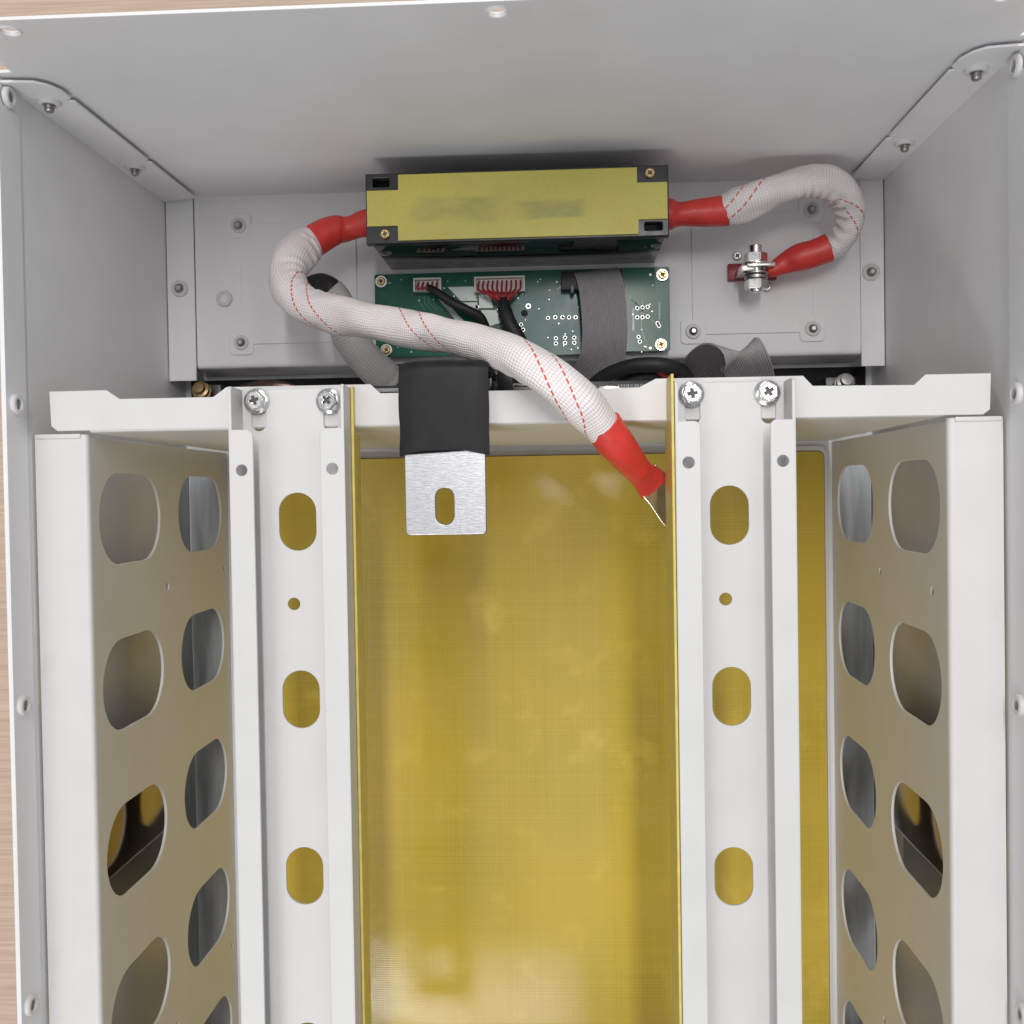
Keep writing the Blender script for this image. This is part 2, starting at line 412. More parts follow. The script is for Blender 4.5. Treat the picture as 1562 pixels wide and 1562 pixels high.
def strip(name, prof, y0, y1, th, mat, parent):
    """sheet metal: an open (x,z) profile with thickness th, run along Y"""
    n = len(prof); off = []
    for i in range(n):
        a = Vector(prof[max(0, i - 1)]); b = Vector(prof[min(n - 1, i + 1)]); t = (b - a).normalized(); off.append((prof[i][0] + t.y * th, prof[i][1] - t.x * th))
    loop = list(prof) + off[::-1]
    bm = bmesh.new(); r0 = [bm.verts.new((x, y0, z)) for x, z in loop]; r1 = [bm.verts.new((x, y1, z)) for x, z in loop]
    m = len(loop)
    for i in range(m): bm.faces.new((r0[i], r0[(i + 1) % m], r1[(i + 1) % m], r1[i]))
    bmesh.ops.triangle_fill(bm, edges=[e for e in bm.edges if all(v in r0 for v in e.verts)], use_beauty=True)
    bmesh.ops.triangle_fill(bm, edges=[e for e in bm.edges if all(v in r1 for v in e.verts)], use_beauty=True)
    return from_bm(name, bm, mat, parent, 40)
def fillet(prof, r, n=5):
    out = [prof[0]]
    for a, b, c in zip(prof, prof[1:], prof[2:]):
        a, b, c = Vector(a), Vector(b), Vector(c); u = (a - b).normalized(); w = (c - b).normalized()
        p, q = b + u * r, b + w * r
        for i in range(n + 1):
            t = i / n; k = (1 - t) ** 2 * p + 2 * t * (1 - t) * b + t * t * q; out.append((k.x, k.y))
    out.append(prof[-1]); return out

# ------------------------------------------------------------------ main numbers (metres; z = 0 is the rim of the side walls)
RIM = 0.0050                      # the side walls' upper edge
XL, XR = -0.2412, 0.1936          # inner faces of the side walls
YT, YB = 0.1840, -0.4700          # inner faces of the end walls
ZF = -0.188                       # floor panel of the upper bay
ZB = -0.2165                      # bottom of the case
XPL, XPR = -0.2156, 0.1687        # inner faces of the perforated panels
YW = 0.0300                       # face of the cross beam web
T = 0.0015

# ------------------------------------------------------------------ setting
fl = box('wood_floor', -3, 3, -3, 3, -0.262, -0.222, WOOD, None, 0.001)
fl['kind'] = 'structure'

# ------------------------------------------------------------------ the case
case = thing('battery_case', 'large open white sheet metal battery case standing on the wooden surface', 'metal case', loc=(0, 0, 0))
box('base_plate', XL - T, XR + T, YB - T, YT + T, ZB - T, ZB, PAINT2, case)
tw = plate('end_wall', [[(XL - 0.0012, ZB), (XR + 0.0012, ZB), (XR + 0.0012, 0.0050), (0.1908, 0.0054), (0.1908, 0.0535), (-0.2342, 0.0535), (-0.2342, 0.0054), (XL - 0.0012, 0.0050)]] + [slot(x, z, 0.0036, 0.0036) for x, z in ((-0.2138, 0.0448), (-0.0223, 0.0450), (0.1690, 0.0425))], T, XZ(YT + T / 2 + 0.0001), PAINT2, case)
for x, z in ((-0.2138, 0.0448), (-0.0223, 0.0450), (0.1690, 0.0425)):
    ring_me = lathe_mesh('screw_hole_collar', [(0.0036, -0.0008), (0.0036, 0.0004), (0.0041, 0.0007), (0.0046, 0.0004), (0.0046, -0.0003)], 28)
    put('screw_hole_collar', ring_me, axis_mat((x, YT, z), (0, -1, 0)), PAINT2, tw)
plate('end_wall', [rect(XL - 0.0012, XR + 0.0012, ZB, 0.0)], T, XZ(YB - T / 2), PAINT2, case)
nut_me = lathe_mesh('rivet_nut', [(0.0026, -0.001), (0.0026, 0.0016), (0.0031, 0.0020), (0.0044, 0.0020), (0.0050, 0.0016), (0.0052, 0.0)], 28)
tip_me = lathe_mesh('screw_tip', [(0.0023, 0), (0.0023, 0.0012), (0.0020, 0.0014), (0.0023, 0.0017), (0.0020, 0.0020), (0.0023, 0.0023), (0.0020, 0.0026), (0.0023, 0.0029), (0.0020, 0.0032), (0.0022, 0.0035), (0.0019, 0.0040), (0.0012, 0.0044), (0, 0.0044)], 20)
dark_me = lathe_mesh('bore', [(0.0027, 0.0006), (0, 0.0006)], 20)
def wall_side(X, sgn, nuts):
    w = plate('side_wall', [rect(YB, YT - 0.0003, ZB, RIM)], T, YZ(X - sgn * T / 2), PAINT2, case)
    plate('rim_hem', [rect(YB + 0.002, YT - 0.012, -0.0125, RIM + 0.0002)], 0.0007, YZ(X + sgn * 0.00036), PAINT2, case, 0.0002)
    for y, z in nuts:
        n = put('rivet_nut', nut_me, axis_mat((X + sgn * 0.0005, y, z + 0.0042), (sgn, 0, 0)) @ Matrix.Diagonal((0.92, 0.92, 1.15, 1)), PAINT, case)
        put('bore', dark_me, Matrix.Identity(4), STEEL, n)
    # turned-in flange that lies against the end wall, with relief cuts and two nuts
    xf = X + sgn * 0.0215
    s = sgn
    o = [(X, -0.186), (xf, -0.180), (xf, -0.1120), (xf - s * 0.0022, -0.1105), (xf - s * 0.0022, -0.1085), (xf, -0.1072), (xf, -0.0230), (xf - s * 0.0024, -0.0218), (xf - s * 0.0024, -0.0200), (xf, -0.0188), (xf, -0.0105), (xf - s * 0.003, -0.0032), (xf - s * 0.0075, 0.0008), (X + s * 0.004, 0.0022), (X, 0.0022)]
    plate('wall_flange', [o], 0.0012, XZ(YT - 0.0022), PAINT2, case, 0.0003)
    for z in (-0.0205, -0.1165):
        n = put('rivet_nut', nut_me, axis_mat((X + s * 0.0105, YT - 0.0028, z), (0, -1, 0)), PAINT, case)
        put('screw_tip', tip_me, Matrix.Translation((0, 0, 0.0008)), STEEL, n)
    # bottom flange under the floor panel
    plate('bottom_flange', [rect(*sorted((X + s * 0.0006, X + s * (0.0175 if s > 0 else 0.0143))), 0.0715, YT - 0.0008)], 0.0014, TZ(ZF + 0.0010), PAINT2, case, 0.0003)
    n = put('rivet_nut', nut_me, axis_mat((X + s * 0.0085, 0.128 if s > 0 else 0.1270, ZF + 0.0016), (0, 0, 1)), PAINT, case)
    put('screw_tip', tip_me, Matrix.Translation((0, 0, 0.0002)), STEEL, n)
wall_side(XL, 1, [(0.1765, -0.0068), (0.0421, -0.0066), (-0.0912, -0.0062), (-0.2249, -0.0060), (-0.358, -0.006)])
wall_side(XR, -1, [(0.1747, -0.0066), (0.0380, -0.0080), (-0.0940, -0.0080), (-0.2260, -0.0070), (-0.358, -0.006)])
# floor panel of the upper bay: its lower edge folds down
fp_prof = fillet([(YT + 0.0003, ZF), (0.0790, ZF), (0.0770, ZB + 0.004)], 0.0028)
def strip_x(name, prof, x0, x1, th, mat, parent):
    n = len(prof); off = []
    for i in range(n):
        a = Vector(prof[max(0, i - 1)]); b = Vector(prof[min(n - 1, i + 1)]); t = (b - a).normalized(); off.append((prof[i][0] - t.y * th, prof[i][1] + t.x * th))
    loop = list(prof) + off[::-1]; m = len(loop)
    bm = bmesh.new(); r0 = [bm.verts.new((x0, y, z)) for y, z in loop]; r1 = [bm.verts.new((x1, y, z)) for y, z in loop]
    for i in range(m): bm.faces.new((r0[i], r0[(i + 1) % m], r1[(i + 1) % m], r1[i]))
    for r in (r0, r1): bmesh.ops.triangle_fill(bm, edges=[e for e in bm.edges if all(v in r for v in e.verts)], use_beauty=True)
    return from_bm(name, bm, mat, parent, 40)
floorp = strip_x('floor_panel', fp_prof, XL + 0.0178, XR - 0.0140, T, PAINT2, case)
def hatch(x0, x1, y0, y1, ears):
    """thin cover on the floor panel: a rounded rectangle with a screw ear at given corners"""
    pts = []; e = 0.0075; r = 0.0014
    bm_loops = rrect(x0, x1, y0, y1, r)
    h = plate('hatch_cover', [bm_loops], 0.0014, TZ(ZF + 0.0003), PAINT2, floorp, 0.00045)
    for ex, ey in ears:
        plate('cover_ear', [rrect(ex - e, ex + e, ey - e, ey + e, 0.003)], 0.0014, TZ(ZF + 0.00042), PAINT2, h, 0.00035)
        n = put('rivet_nut', nut_me, axis_mat((ex, ey, ZF + 0.0006), (0, 0, 1)) @ Matrix.Scale(0.9, 4), PAINT, h)
        put('screw_tip', tip_me, Matrix.Translation((0, 0, -0.0008)) @ Matrix.Scale(1.05, 4), ZINC, h).matrix_local = axis_mat((ex, ey, ZF + 0.0003), (0, 0, 1))
def xy(px, py, z): p = P(px, py, z); return (p.x, p.y)
e1 = [xy(365, 345, ZF), xy(369, 523, ZF)]
hx0 = xy(368, 450, ZF)[0]; hx1 = xy(545, 450, ZF)[0]; hy1 = xy(450, 340, ZF)[1]; hy0 = xy(450, 524, ZF)[1]
hatch(hx0, hx1, hy0, hy1, e1)
e2 = [xy(1057, 506, ZF), xy(1239, 502, ZF), xy(1237, 321, ZF)]
gx0 = xy(1055, 420, ZF)[0]; gx1 = xy(1240, 420, ZF)[0]; gy1 = xy(1150, 325, ZF)[1]; gy0 = xy(1150, 509, ZF)[1]
hatch(gx0, gx1, gy0, gy1, e2)
hp = xy(343, 456, ZF)
hn = put('rivet_nut', nut_me, axis_mat((hp[0], hp[1], ZF + 0.0002), (0, 0, 1)) @ Matrix.Scale(0.95, 4), PAINT, floorp)
put('bore', lathe_mesh('bore', [(0.0027, 0.0012), (0, 0.0012)], 20), Matrix.Identity(4), simple('pale_bore', (0.8, 0.74, 0.72), 0.6), hn)  # pale disc closes this bore

box('shade_sheet', XL + 0.004, XR - 0.004, 0.0335, 0.0745, ZB + 0.0002, ZB + 0.0022, RUBBER, case, 0.0004)  # added black sheet standing in for the shade behind the beam

# ------------------------------------------------------------------ perforated side panels
def side_panel(X, xw, s, label):
    t = thing('perforated_panel', label, 'metal panel', 'perforated side panels of the lower bay')
    y0, y1 = YB + 0.004, 0.0292
    loops = [rect(y0, 0.0279, ZB + 0.0006, -0.0205)]
    for k in range(6):
        for zc in (-0.0655, -0.1665):
            loops.append(slot(-0.0100 - 0.0806 * k, zc, 0.0221, 0.0372))
    for k in range(3):
        yy = -0.0485 - 0.2418 * k
        if yy > y0: loops += [circ(yy, -0.0390 if s < 0 else -0.111, 0.0021, 14), circ(yy + 0.003, -0.1180 if s < 0 else -0.207, 0.0019, 14)]
    # local x->Y, y->Z
    plate('perforated_sheet', loops, T, YZ(X - s * T / 2), PAINT, t, 0.0003)
    prof = fillet([(X, -0.0206), (X, -0.018), (xw, -0.018)], 0.0026)
    if s > 0: prof = prof[::-1]
    strip('top_flange', prof, y0, y1, T if s < 0 else T, PAINT, t)
    # folded end tab beside the cross beam
    xa, xb = sorted((X - s * 0.003, xw + s * 0.0004))
    box('end_tab', xa, xb, y1 - 0.0016, y1 + 0.0004, -0.0205, -0.0172, PAINT, t, 0.0003)
    return t
side_panel(XPL, XL + 0.0012, 1, 'left perforated white panel with oblong holes, left of both rails')
side_panel(XPR, XR - 0.0012, -1, 'right perforated white panel with oblong holes, beside the uncovered yellow strip of sheet')

def galv():
    m, nt, bs = nodes('galvanised_steel')
    n = noise_(nt, 1, 3, objco(nt, (300, 30, 300)), 0.6)
    c = mixc(nt, ramp(nt, n, 0.3, 0.7), (0.44, 0.465, 0.485), (0.58, 0.60, 0.63))
    nt.links.new(c, bs.inputs['Base Color']); bs.inputs['Metallic'].default_value = 0.75; bs.inputs['Roughness'].default_value = 0.42
    bump(nt, bs, n, 0.2, 0.0002); return m
GALV = galv()
for xw, xp, s in ((XL, XPL, 1), (XR, XPR, -1)):
    prof = [(xw + s * 0.0006, -0.182), (xw + s * 0.0006, ZB + 0.0018), (xp - s * 0.0022, ZB + 0.0018)]
    if s > 0: prof = prof[::-1]
    strip('galvanised_liner', fillet(prof, 0.0015), YB + 0.004, 0.028, 0.0006, GALV, case)

# recessed carrying handles seen through one hole of each panel
def handle(X, s, label):
    t = thing('recessed_handle', label, 'handle', 'recessed carrying handles in the side walls')
    bm = bmesh.new(); xa, xb = sorted((X + s * 0.0006, X + s * 0.0125))
    bm_box(bm, xa, xb, -0.1925, -0.1300, -0.1480, -0.0460, 0.0045, 4); from_bm('cup', bm, DARKMETAL, t)
    bm = bmesh.new(); xa, xb = sorted((X + s * 0.0004, X + s * 0.0022)); bm_box(bm, xa, xb, -0.2200, -0.1270, -0.1560, -0.0400, 0.0007); from_bm('rim_plate', bm, simple('grey_handle_rim', (0.25, 0.25, 0.25), 0.45), t)
handle(XL, 1, 'dark bronze recessed handle seen through the third hole of the left perforated panel')
handle(XR, -1, 'dark bronze recessed handle seen through the third hole of the right perforated panel')

# ------------------------------------------------------------------ cross beam
beam = thing('cross_beam', 'notched white sheet metal beam across the case under both rails', 'beam')
bp = [(-0.2318, 0.0489), (-0.2054, 0.0490), (-0.1994, 0.0449), (-0.1564, 0.0449), (-0.1503, 0.0492), (-0.0850, 0.0491), (-0.0806, 0.0450), (0.0345, 0.0452), (0.0418, 0.0489),
      (0.1060, 0.0488), (0.1102, 0.0443), (0.1539, 0.0438), (0.1587, 0.0482), (0.1867, 0.0482), (0.1862, 0.0325), (0.1832, 0.0303), (-0.2285, 0.0309), (-0.2313, 0.0332)]
plate('top_flange', [bp[::-1]], T, TZ(-0.016 - T / 2), PAINT, beam, 0.0003)
wp = fillet([(0.0325, -0.0161), (YW - 0.0001, -0.0161), (YW - 0.0012, ZB + 0.0012)], 0.0018)
strip_x('web', wp, XPL + 0.0022, XPR - 0.0022, T, PAINT, beam)

# ------------------------------------------------------------------ yellow sheet on the bay bottom
sheet = plate('insulation_sheet', [rrect(XPL + 0.0048, XPR - 0.0052, YB + 0.006, 0.0224, 0.004)], 0.0012, TZ(ZB + 0.0009), FR4, None, 0.0003)
def bow(o, R, x0, x1, n=40):
    bm = bmesh.new(); bm.from_mesh(o.data)
    for i in range(1, n):
        x = x0 + (x1 - x0) * i / n
        bmesh.ops.bisect_plane(bm, geom=bm.verts[:] + bm.edges[:] + bm.faces[:], plane_co=(x, 0, 0), plane_no=(1, 0, 0), dist=1e-7)
    xc = (x0 + x1) / 2; hw = (x1 - x0) / 2
    for v in bm.verts: v.co.z += (hw * hw - (v.co.x - xc) ** 2) / (2 * R)
    for f in bm.faces: f.smooth = True
    bm.to_mesh(o.data); bm.free(); o.data.set_sharp_from_angle(angle=math.radians(25))
bow(sheet, 2.6, XPL + 0.0048, XPR - 0.0052)  # bulge added to shift the rail's reflection in the sheet
tag(sheet, 'large woven yellow epoxy sheet lying on the bottom of the lower bay', 'insulation sheet')
tray = plate('sheet_tray', [rrect(XPL + 0.0028, XPR - 0.0030, YB + 0.005, 0.0258, 0.005), rrect(XPL + 0.0044, XPR - 0.0048, YB + 0.0055, 0.0228, 0.004)[::-1]], 0.0018, TZ(ZB + 0.001), PAINT, case, 0.0003)

# ------------------------------------------------------------------ mounting rails
flange_me = lathe_mesh('screw_flange', [(0.0056, 0.0), (0.0058, 0.0005), (0.0056, 0.0011), (0.0046, 0.0016), (0.0043, 0.0017), (0, 0.0017)], 32)
def hexhead():
    bm = bmesh.new()
    prof = [(0.0046, 0.0014), (0.0046, 0.0034), (0.0042, 0.0040), (0.0039, 0.0040)]
    rings = [[bm.verts.new((r * math.cos(PI / 3 * i), r * math.sin(PI / 3 * i), z)) for i in range(6)] for r, z in prof]
    for a, b in zip(rings, rings[1:]):
        for i in range(6): bm.faces.new((a[i], a[(i + 1) % 6], b[(i + 1) % 6], b[i]))
    bm.faces.new(rings[-1]); bmesh.ops.recalc_face_normals(bm, faces=bm.faces)
    me = bpy.data.meshes.new('hex_head'); bm.to_mesh(me); bm.free(); return me
hex_me = hexhead()
def cross_loop(a, b):
    return [(b, a), (b, b), (a, b), (-a + 0, b)][:0] + [(a, b), (b, b), (b, a), (-b, a), (-b, b), (-a, b), (-a, -b), (-b, -b), (-b, -a), (b, -a), (b, -b), (a, -b)]
cap_me = plate_mesh([circ(0, 0, 0.0037, 28), cross_loop(0.0021, 0.00062)], 0.0012, 0.0002, TZ(0.0044))
small_cap = plate_mesh([circ(0, 0, 0.0021, 22), cross_loop(0.0013, 0.00042)], 0.0008, 0.0002, TZ(0.0010))
small_head = lathe_mesh('screw_head', [(0.0026, -0.0002), (0.0026, 0.0004), (0.0022, 0.0008), (0.0, 0.0008)], 24)
steel_head, steel_cap = small_head.copy(), small_cap.copy()
washer_me = lathe_mesh('washer', [(0.0036, 0), (0.0036, 0.0005), (0.0034, 0.0007), (0.0024, 0.0007), (0.0022, 0.0)], 26)
recess_me = lathe_mesh('cross_recess', [(0.0024, 0.00402), (0, 0.00402)], 16)
small_recess = lathe_mesh('cross_recess', [(0.0016, 0.00083), (0, 0.00083)], 14)
RECESS = simple('recess_shadowed_steel', (0.10, 0.095, 0.09), 0.5, 0.8)  # dark discs paint the shade at the bottom of the screw crosses
def hexscrew(parent, x, y, z, spin):
    m = Matrix.Translation((x, y, z)) @ Matrix.Rotation(spin, 4, 'Z') @ Matrix.Rotation(random.uniform(-0.05, 0.05), 4, 'X')
    s = put('flange_screw', flange_me, m, ZINC, parent)
    put('hex_head', hex_me, Matrix.Identity(4), ZINC, s, 20); put('phillips_top', cap_me, Matrix.Identity(4), ZINC, s); put('cross_recess', recess_me, Matrix.Identity(4), RECESS, s)
def smallscrew(parent, x, y, z, spin, washer=True, axis=(0, 0, 1), mats=BRASS):
    m = axis_mat((x, y, z), axis, spin)
    hm, cm = (small_head, small_cap) if mats is BRASS else (steel_head, steel_cap)
    s = put('screw', hm, m @ Matrix.Translation((0, 0, 0.0006)), mats, parent)
    put('phillips_top', cm, Matrix.Identity(4), mats, s)
    put('cross_recess', small_recess, Matrix.Identity(4), RECESS, s)
    if washer: put('washer', washer_me, Matrix.Translation((0, 0, -0.0007)), ZINC, s)
def rail(xc, ytop, label, screws, left):
    t = thing('mounting_rail', label, 'rail', 'white slotted mounting rails', loc=(0, 0, 0))
    hw = 0.0253; y0 = YB + 0.03
    loops = [rect(xc - hw + 0.0002, xc + hw - 0.0002, y0, ytop)]
    for k in range(6): 
        if -0.0118 - 0.0799 * k - 0.013 > y0: loops.append(slot(xc + (0.0 if left else -0.0003), -0.0118 - 0.0799 * k, 0.0084, 0.0130))
    for k in range(2): loops.append(circ(xc - 0.0024, -0.0487 - 0.2397 * k, 0.0028, 20))
    for sx, sy in screws: loops.append(slot(sx + 0.0006, sy - 0.0052, 0.0032, 0.0082))
    plate('web', loops, T, TZ(-0.0145 - T / 2), PAINT, t, 0.0003)
    zt = 0.0022
    for s in (-1, 1):
        xo = xc + s * hw; xi = xc + s * (hw - 0.0107)
        # side wall runs the whole length, the lip stops short of the beam
        xa, xb = sorted((xo, xo - s * T))
        prof_wall = [(y0, -0.0152), (ytop, -0.0152), (ytop, zt - 0.0012), (ytop - 0.0015, zt), (y0, zt)]
        plate('side_flange', [prof_wall], T, YZ(xo - s * T / 2), PAINT, t, 0.0004)
        xa, xb = sorted((xo - s * 0.0004, xi))
        c = (1, 0, 0, 0) if s < 0 else (0, 1, 0, 0)
        plate('lip', [rrect(xa, xb, y0, 0.0288, 0.0028, 5, c), circ(xc + s * (hw - 0.0055), 0.0112, 0.0025, 22)], T, TZ(zt - T / 2 + 0.0001), PAINT, t, 0.0004)
    for i, (sx, sy) in enumerate(screws): hexscrew(t, sx, sy, -0.0145, [0.3, 0.75, 0.15, 0.55][i + (0 if left else 2)])
    return t
rail(-0.1187, 0.0476, 'left white slotted rail, beside the black and silver terminal tab', [(-0.1360, 0.0424), (-0.1034, 0.0418)], True)
rail(0.0734, 0.0464, 'right white slotted rail, where the red cable end tucks under its edge', [(0.0570, 0.0416), (0.0900, 0.0415)], False)
# thin yellow strips stand beside the rail flanges; notch them over the beam by stopping at its top
def istrip2(x, label, y1, zt, zb):
    prof = [(YB + 0.03, zb), (0.0270, zb), (0.0270, -0.0157), (y1, -0.0157), (y1, zt), (YB + 0.03, zt)]
    o = plate('insulation_strip', [prof], 0.0012, YZ(x), FR4E, None, 0.0002)
    tag(o, label, 'insulation strip', 'thin yellow insulation strips along the rails')
istrip2(-0.0926, 'thin yellow strip on edge along the inner side of the left rail', 0.0480, -0.0118, -0.0265)
istrip2(0.0473, 'thin yellow strip on edge along the inner side of the right rail', 0.0490, 0.0008, -0.0290)

# ------------------------------------------------------------------ power module with yellow cover
mod = thing('power_module', 'black boxed power module with a yellow cover and two brass screws', 'power module', loc=(0, 0, 0))
mx0, mx1, my0, my1, mz0, mz1 = -0.1030, 0.0585, 0.1340, 0.1715, ZF + 0.0008, -0.1110
bm = bmesh.new(); bm_box(bm, mx0 + 0.001, mx1 - 0.001, my0 + 0.0022, my1 - 0.001, mz0, mz1 - 0.006, 0.0005); from_bm('housing', bm, BLACKG, mod)
# rimmed top and bottom lip of the housing
plate('top_frame', [rect(mx0, mx1, my0, my1), rrect(-0.0990, -0.0902, 0.1644, 0.1690, 0.0007)[::-1], rrect(0.0458, 0.0548, 0.1374, 0.1414, 0.0007)[::-1]], 0.0060, TZ(mz1 - 0.003), BLACKP, mod, 0.0006)
cov = [(mx0 + 0.0008, 0.1432), (-0.0857, 0.1432), (-0.0857, 0.1352), (0.0424, 0.1352), (0.0424, 0.1428), (mx1 - 0.0008, 0.1428), (mx1 - 0.0008, 0.1622), (0.0419, 0.1622), (0.0419, 0.1703), (-0.0852, 0.1703), (-0.0852, 0.1622), (mx0 + 0.0008, 0.1622)]
plate('cover_board', [cov], 0.0012, TZ(mz1 + 0.0006), COVER, mod, 0.00025)
smallscrew(mod, *xy(588, 358, mz1), mz1 + 0.0005, 0.2, False)
smallscrew(mod, *xy(991, 265, mz1), mz1 + 0.0005, 0.7, False)

# ------------------------------------------------------------------ circuit board
zp = -0.178
pcb = thing('circuit_board', 'green circuit board with white connectors below the power module', 'circuit board')
px0, px1, py0, py1 = -0.1108, 0.0652, 0.0822, 0.1318
scr = [xy(582, 430, zp), xy(1010, 420, zp), xy(590, 534, zp), xy(1008, 526, zp)]
plate('board', [rrect(px0, px1, py0, py1, 0.0012)] + [circ(*q, 0.0016, 12) for q in scr], 0.0016, TZ(zp - 0.0008), PCB, pcb, 0.0002)
for i, q in enumerate(scr):
    smallscrew(pcb, q[0], q[1], zp + 0.0009, [0.1, 0.5, 0.9, 0.3][i]); bm = bmesh.new()
    bmesh.ops.create_cone(bm, cap_ends=True, segments=6, radius1=0.003, radius2=0.003, depth=-(ZF - zp) - 0.0018, matrix=Matrix.Translation((q[0], q[1], (ZF + zp) / 2 - 0.0006))); from_bm('standoff', bm, BRASS, pcb, 20)
# copper areas under the mask, then pale patches that paint glare on the board
def pour(pts, mat, z, name): return plate(name, [[xy(x, y, zp) for x, y in pts][::-1]], 0.00016, TZ(zp + z), mat, pcb, 0.00004)
pour([(800, 446), (870, 440), (884, 470), (890, 540), (812, 543), (795, 520), (782, 486), (786, 462)], POUR, 0.0001, 'copper_area')
pour([(888, 440), (945, 440), (948, 520), (893, 538)], POUR, 0.0001, 'copper_area')
for q in ([(683, 438), (727, 437), (728, 459), (703, 459)], [(730, 437), (748, 447), (752, 470), (731, 470)], [(690, 462), (728, 461), (732, 486), (714, 478)], [(734, 473), (757, 473), (765, 492), (742, 499)], [(668, 456), (682, 462), (712, 494), (700, 494)]):
    pour(q, GLARE, 0.00014, 'glare_patch')
bm = bmesh.new()
def trace(pts, w=0.0005):
    q = [Vector((*xy(a, b, zp), 0)) for a, b in pts]
    for a, b in zip(q, q[1:]):
        d = (b - a); n = Vector((-d.y, d.x, 0)).normalized() * w / 2
        z = zp + 0.00010
        bm.faces.new([bm.verts.new((p.x, p.y, z)) for p in (a + n, a - n, b - n, b + n)])
for i in range(5): trace([(958 + i * 5, 450 + i * 6), (975 + i * 6, 468 + i * 6)])
trace([(966, 470), (966, 505)], 0.0012); trace([(1006, 461), (1006, 487)], 0.0011); trace([(980, 458), (978, 500), (984, 520)])
for i in range(6): trace([(640 + i * 7, 452), (640 + i * 7, 462), (650 + i * 9, 474)])
for i in range(8): trace([(810 + i * 10, 540), (816 + i * 9, 515), (822 + i * 10, 498)])
trace([(820, 470), (856, 436)], 0.0008); trace([(830, 480), (866, 450)], 0.0008)
from_bm('copper_trace', bm, TRACE, pcb, None)['kind'] = 'stuff'
bm = bmesh.new(); bmh = bmesh.new(); rnd = random.Random(3)
def via(px, py, r, b): 
    x, y = xy(px, py, zp); bmesh.ops.create_circle(b, cap_ends=True, segments=10, radius=r, matrix=Matrix.Translation((x, y, zp + (0.00022 if b is bm else 0.00028))))
for i in range(110):
    a, b_ = rnd.uniform(585, 1000), rnd.uniform(425, 540)
    via(a, b_, rnd.choice([0.00028, 0.00035, 0.0004]), bm)
holes = [(836, 485), (847, 484), (858, 484), (868, 484), (878, 484), (848, 516), (862, 515), (876, 515), (848, 524), (862, 523), (876, 523), (972, 470), (980, 469), (988, 468), (972, 484), (980, 484), (988, 483), (974, 514), (976, 521), (1005, 497), (1003, 493), (798, 503), (795, 495), (790, 500)]
for a, b_ in holes: via(a, b_, 0.0012, bm); via(a, b_, 0.0008, bmh)
via(800, 478, 0.0021, bmh); via(806, 467, 0.0017, bm); via(806, 467, 0.0008, bmh); via(992, 419, 0.0008, bm); via(992, 531, 0.0008, bm)
via(728, 468, 0.0012, bm); via(728, 468, 0.0007, bmh)
from_bm('solder_point', bm, SOLDER, pcb, None)['kind'] = 'stuff'
from_bm('drill_hole', bmh, HOLE, pcb, None)['kind'] = 'stuff'

def header(px0_, px1_, py0_, py1_, n, mat):
    """open shrouded connector: four walls and a floor"""
    x0, y1 = xy(px0_, py0_, zp + 0.006); x1, y0 = xy(px1_, py1_, zp + 0.006)
    bm = bmesh.new(); w = 0.0011
    bm_box(bm, x0, x1, y1 - w, y1, zp + 0.0002, zp + 0.0062, 0.0002, 1); bm_box(bm, x0, x0 + w, y0, y1 - w - 0.00001, zp + 0.0002, zp + 0.0062, 0.0002, 1)
    bm_box(bm, x1 - w, x1, y0, y1 - w - 0.00001, zp + 0.0002, zp + 0.0062, 0.0002, 1); bm_box(bm, x0 + w + 0.00002, x1 - w - 0.00002, y0 + 0.0002, y0 + w, zp + 0.0002, zp + 0.0042, 0.0002, 1)
    bm_box(bm, x0 + w + 0.00002, x1 - w - 0.00002, y0 + w, y1 - w - 0.00002, zp + 0.0003, zp + 0.0022, 0.0001, 1)
    from_bm('connector', bm, mat, pcb)
    return x0, x1, y0, y1
cA = header(630, 673, 424, 444, 5, WHITEP)
cB = header(723, 801, 422, 444, 10, WHITEP)
# black box header for the ribbon
x0, y1 = xy(856, 414, zp + 0.008); x1, y0 = xy(950, 440, zp + 0.008)
box('ribbon_header', x0, x1, y0, y1, zp + 0.0003, zp + 0.0085, BLACKP, pcb, 0.0005)
box('latch', x0 + 0.0052, x0 + 0.0075, y0 - 0.0022, y0 + 0.004, zp + 0.004, zp + 0.0098, simple('latch_grey', (0.10, 0.09, 0.10), 0.3), pcb, 0.0004)

# ------------------------------------------------------------------ wire harnesses
def harness(label, con, n, gather, path, r):
    t = thing('wire_harness', label, 'wires', 'red wire harnesses on the circuit board')
    x0, x1, y0, y1 = con
    for i in range(n):
        f = (i + 0.5) / n; sx = x0 + 0.0014 + (x1 - x0 - 0.0028) * f
        a = Vector((sx, y1 - 0.0022, zp + 0.0024)); b = Vector((sx, y0 + 0.0014, zp + 0.0078)); g = gather + Vector(((f - 0.5) * r * 1.5, 0, (i % 3 - 1) * r * 0.5))
        mid = b.lerp(g, 0.5) + Vector((0, 0, 0.0022))
        sweep('wire', [(a, 0.00062), (b, 0.00062), (mid, 0.00062), (g, 0.00062)], REDW, t, 5, 8)
    sweep('tape_wrap', path, DARKCLOTH, t, 8, 16, lambda u, v, f, c: 1 + 0.06 * noise.noise(Vector((u * 4, v * 400, 3))))
    return t
harness('small bundle of red wires in black tape from the smaller white connector', cA, 5, P(656, 440, zp + 0.010),
        [(P(652, 437, zp + .010), .0016), (P(665, 445, zp + .012), .0024), (P(690, 462, zp + .014), .0027), (P(715, 474, zp + .013), .0028), (P(732, 484, zp + .010), .003), (P(742, 505, zp + .004), .003)], 0.0022)
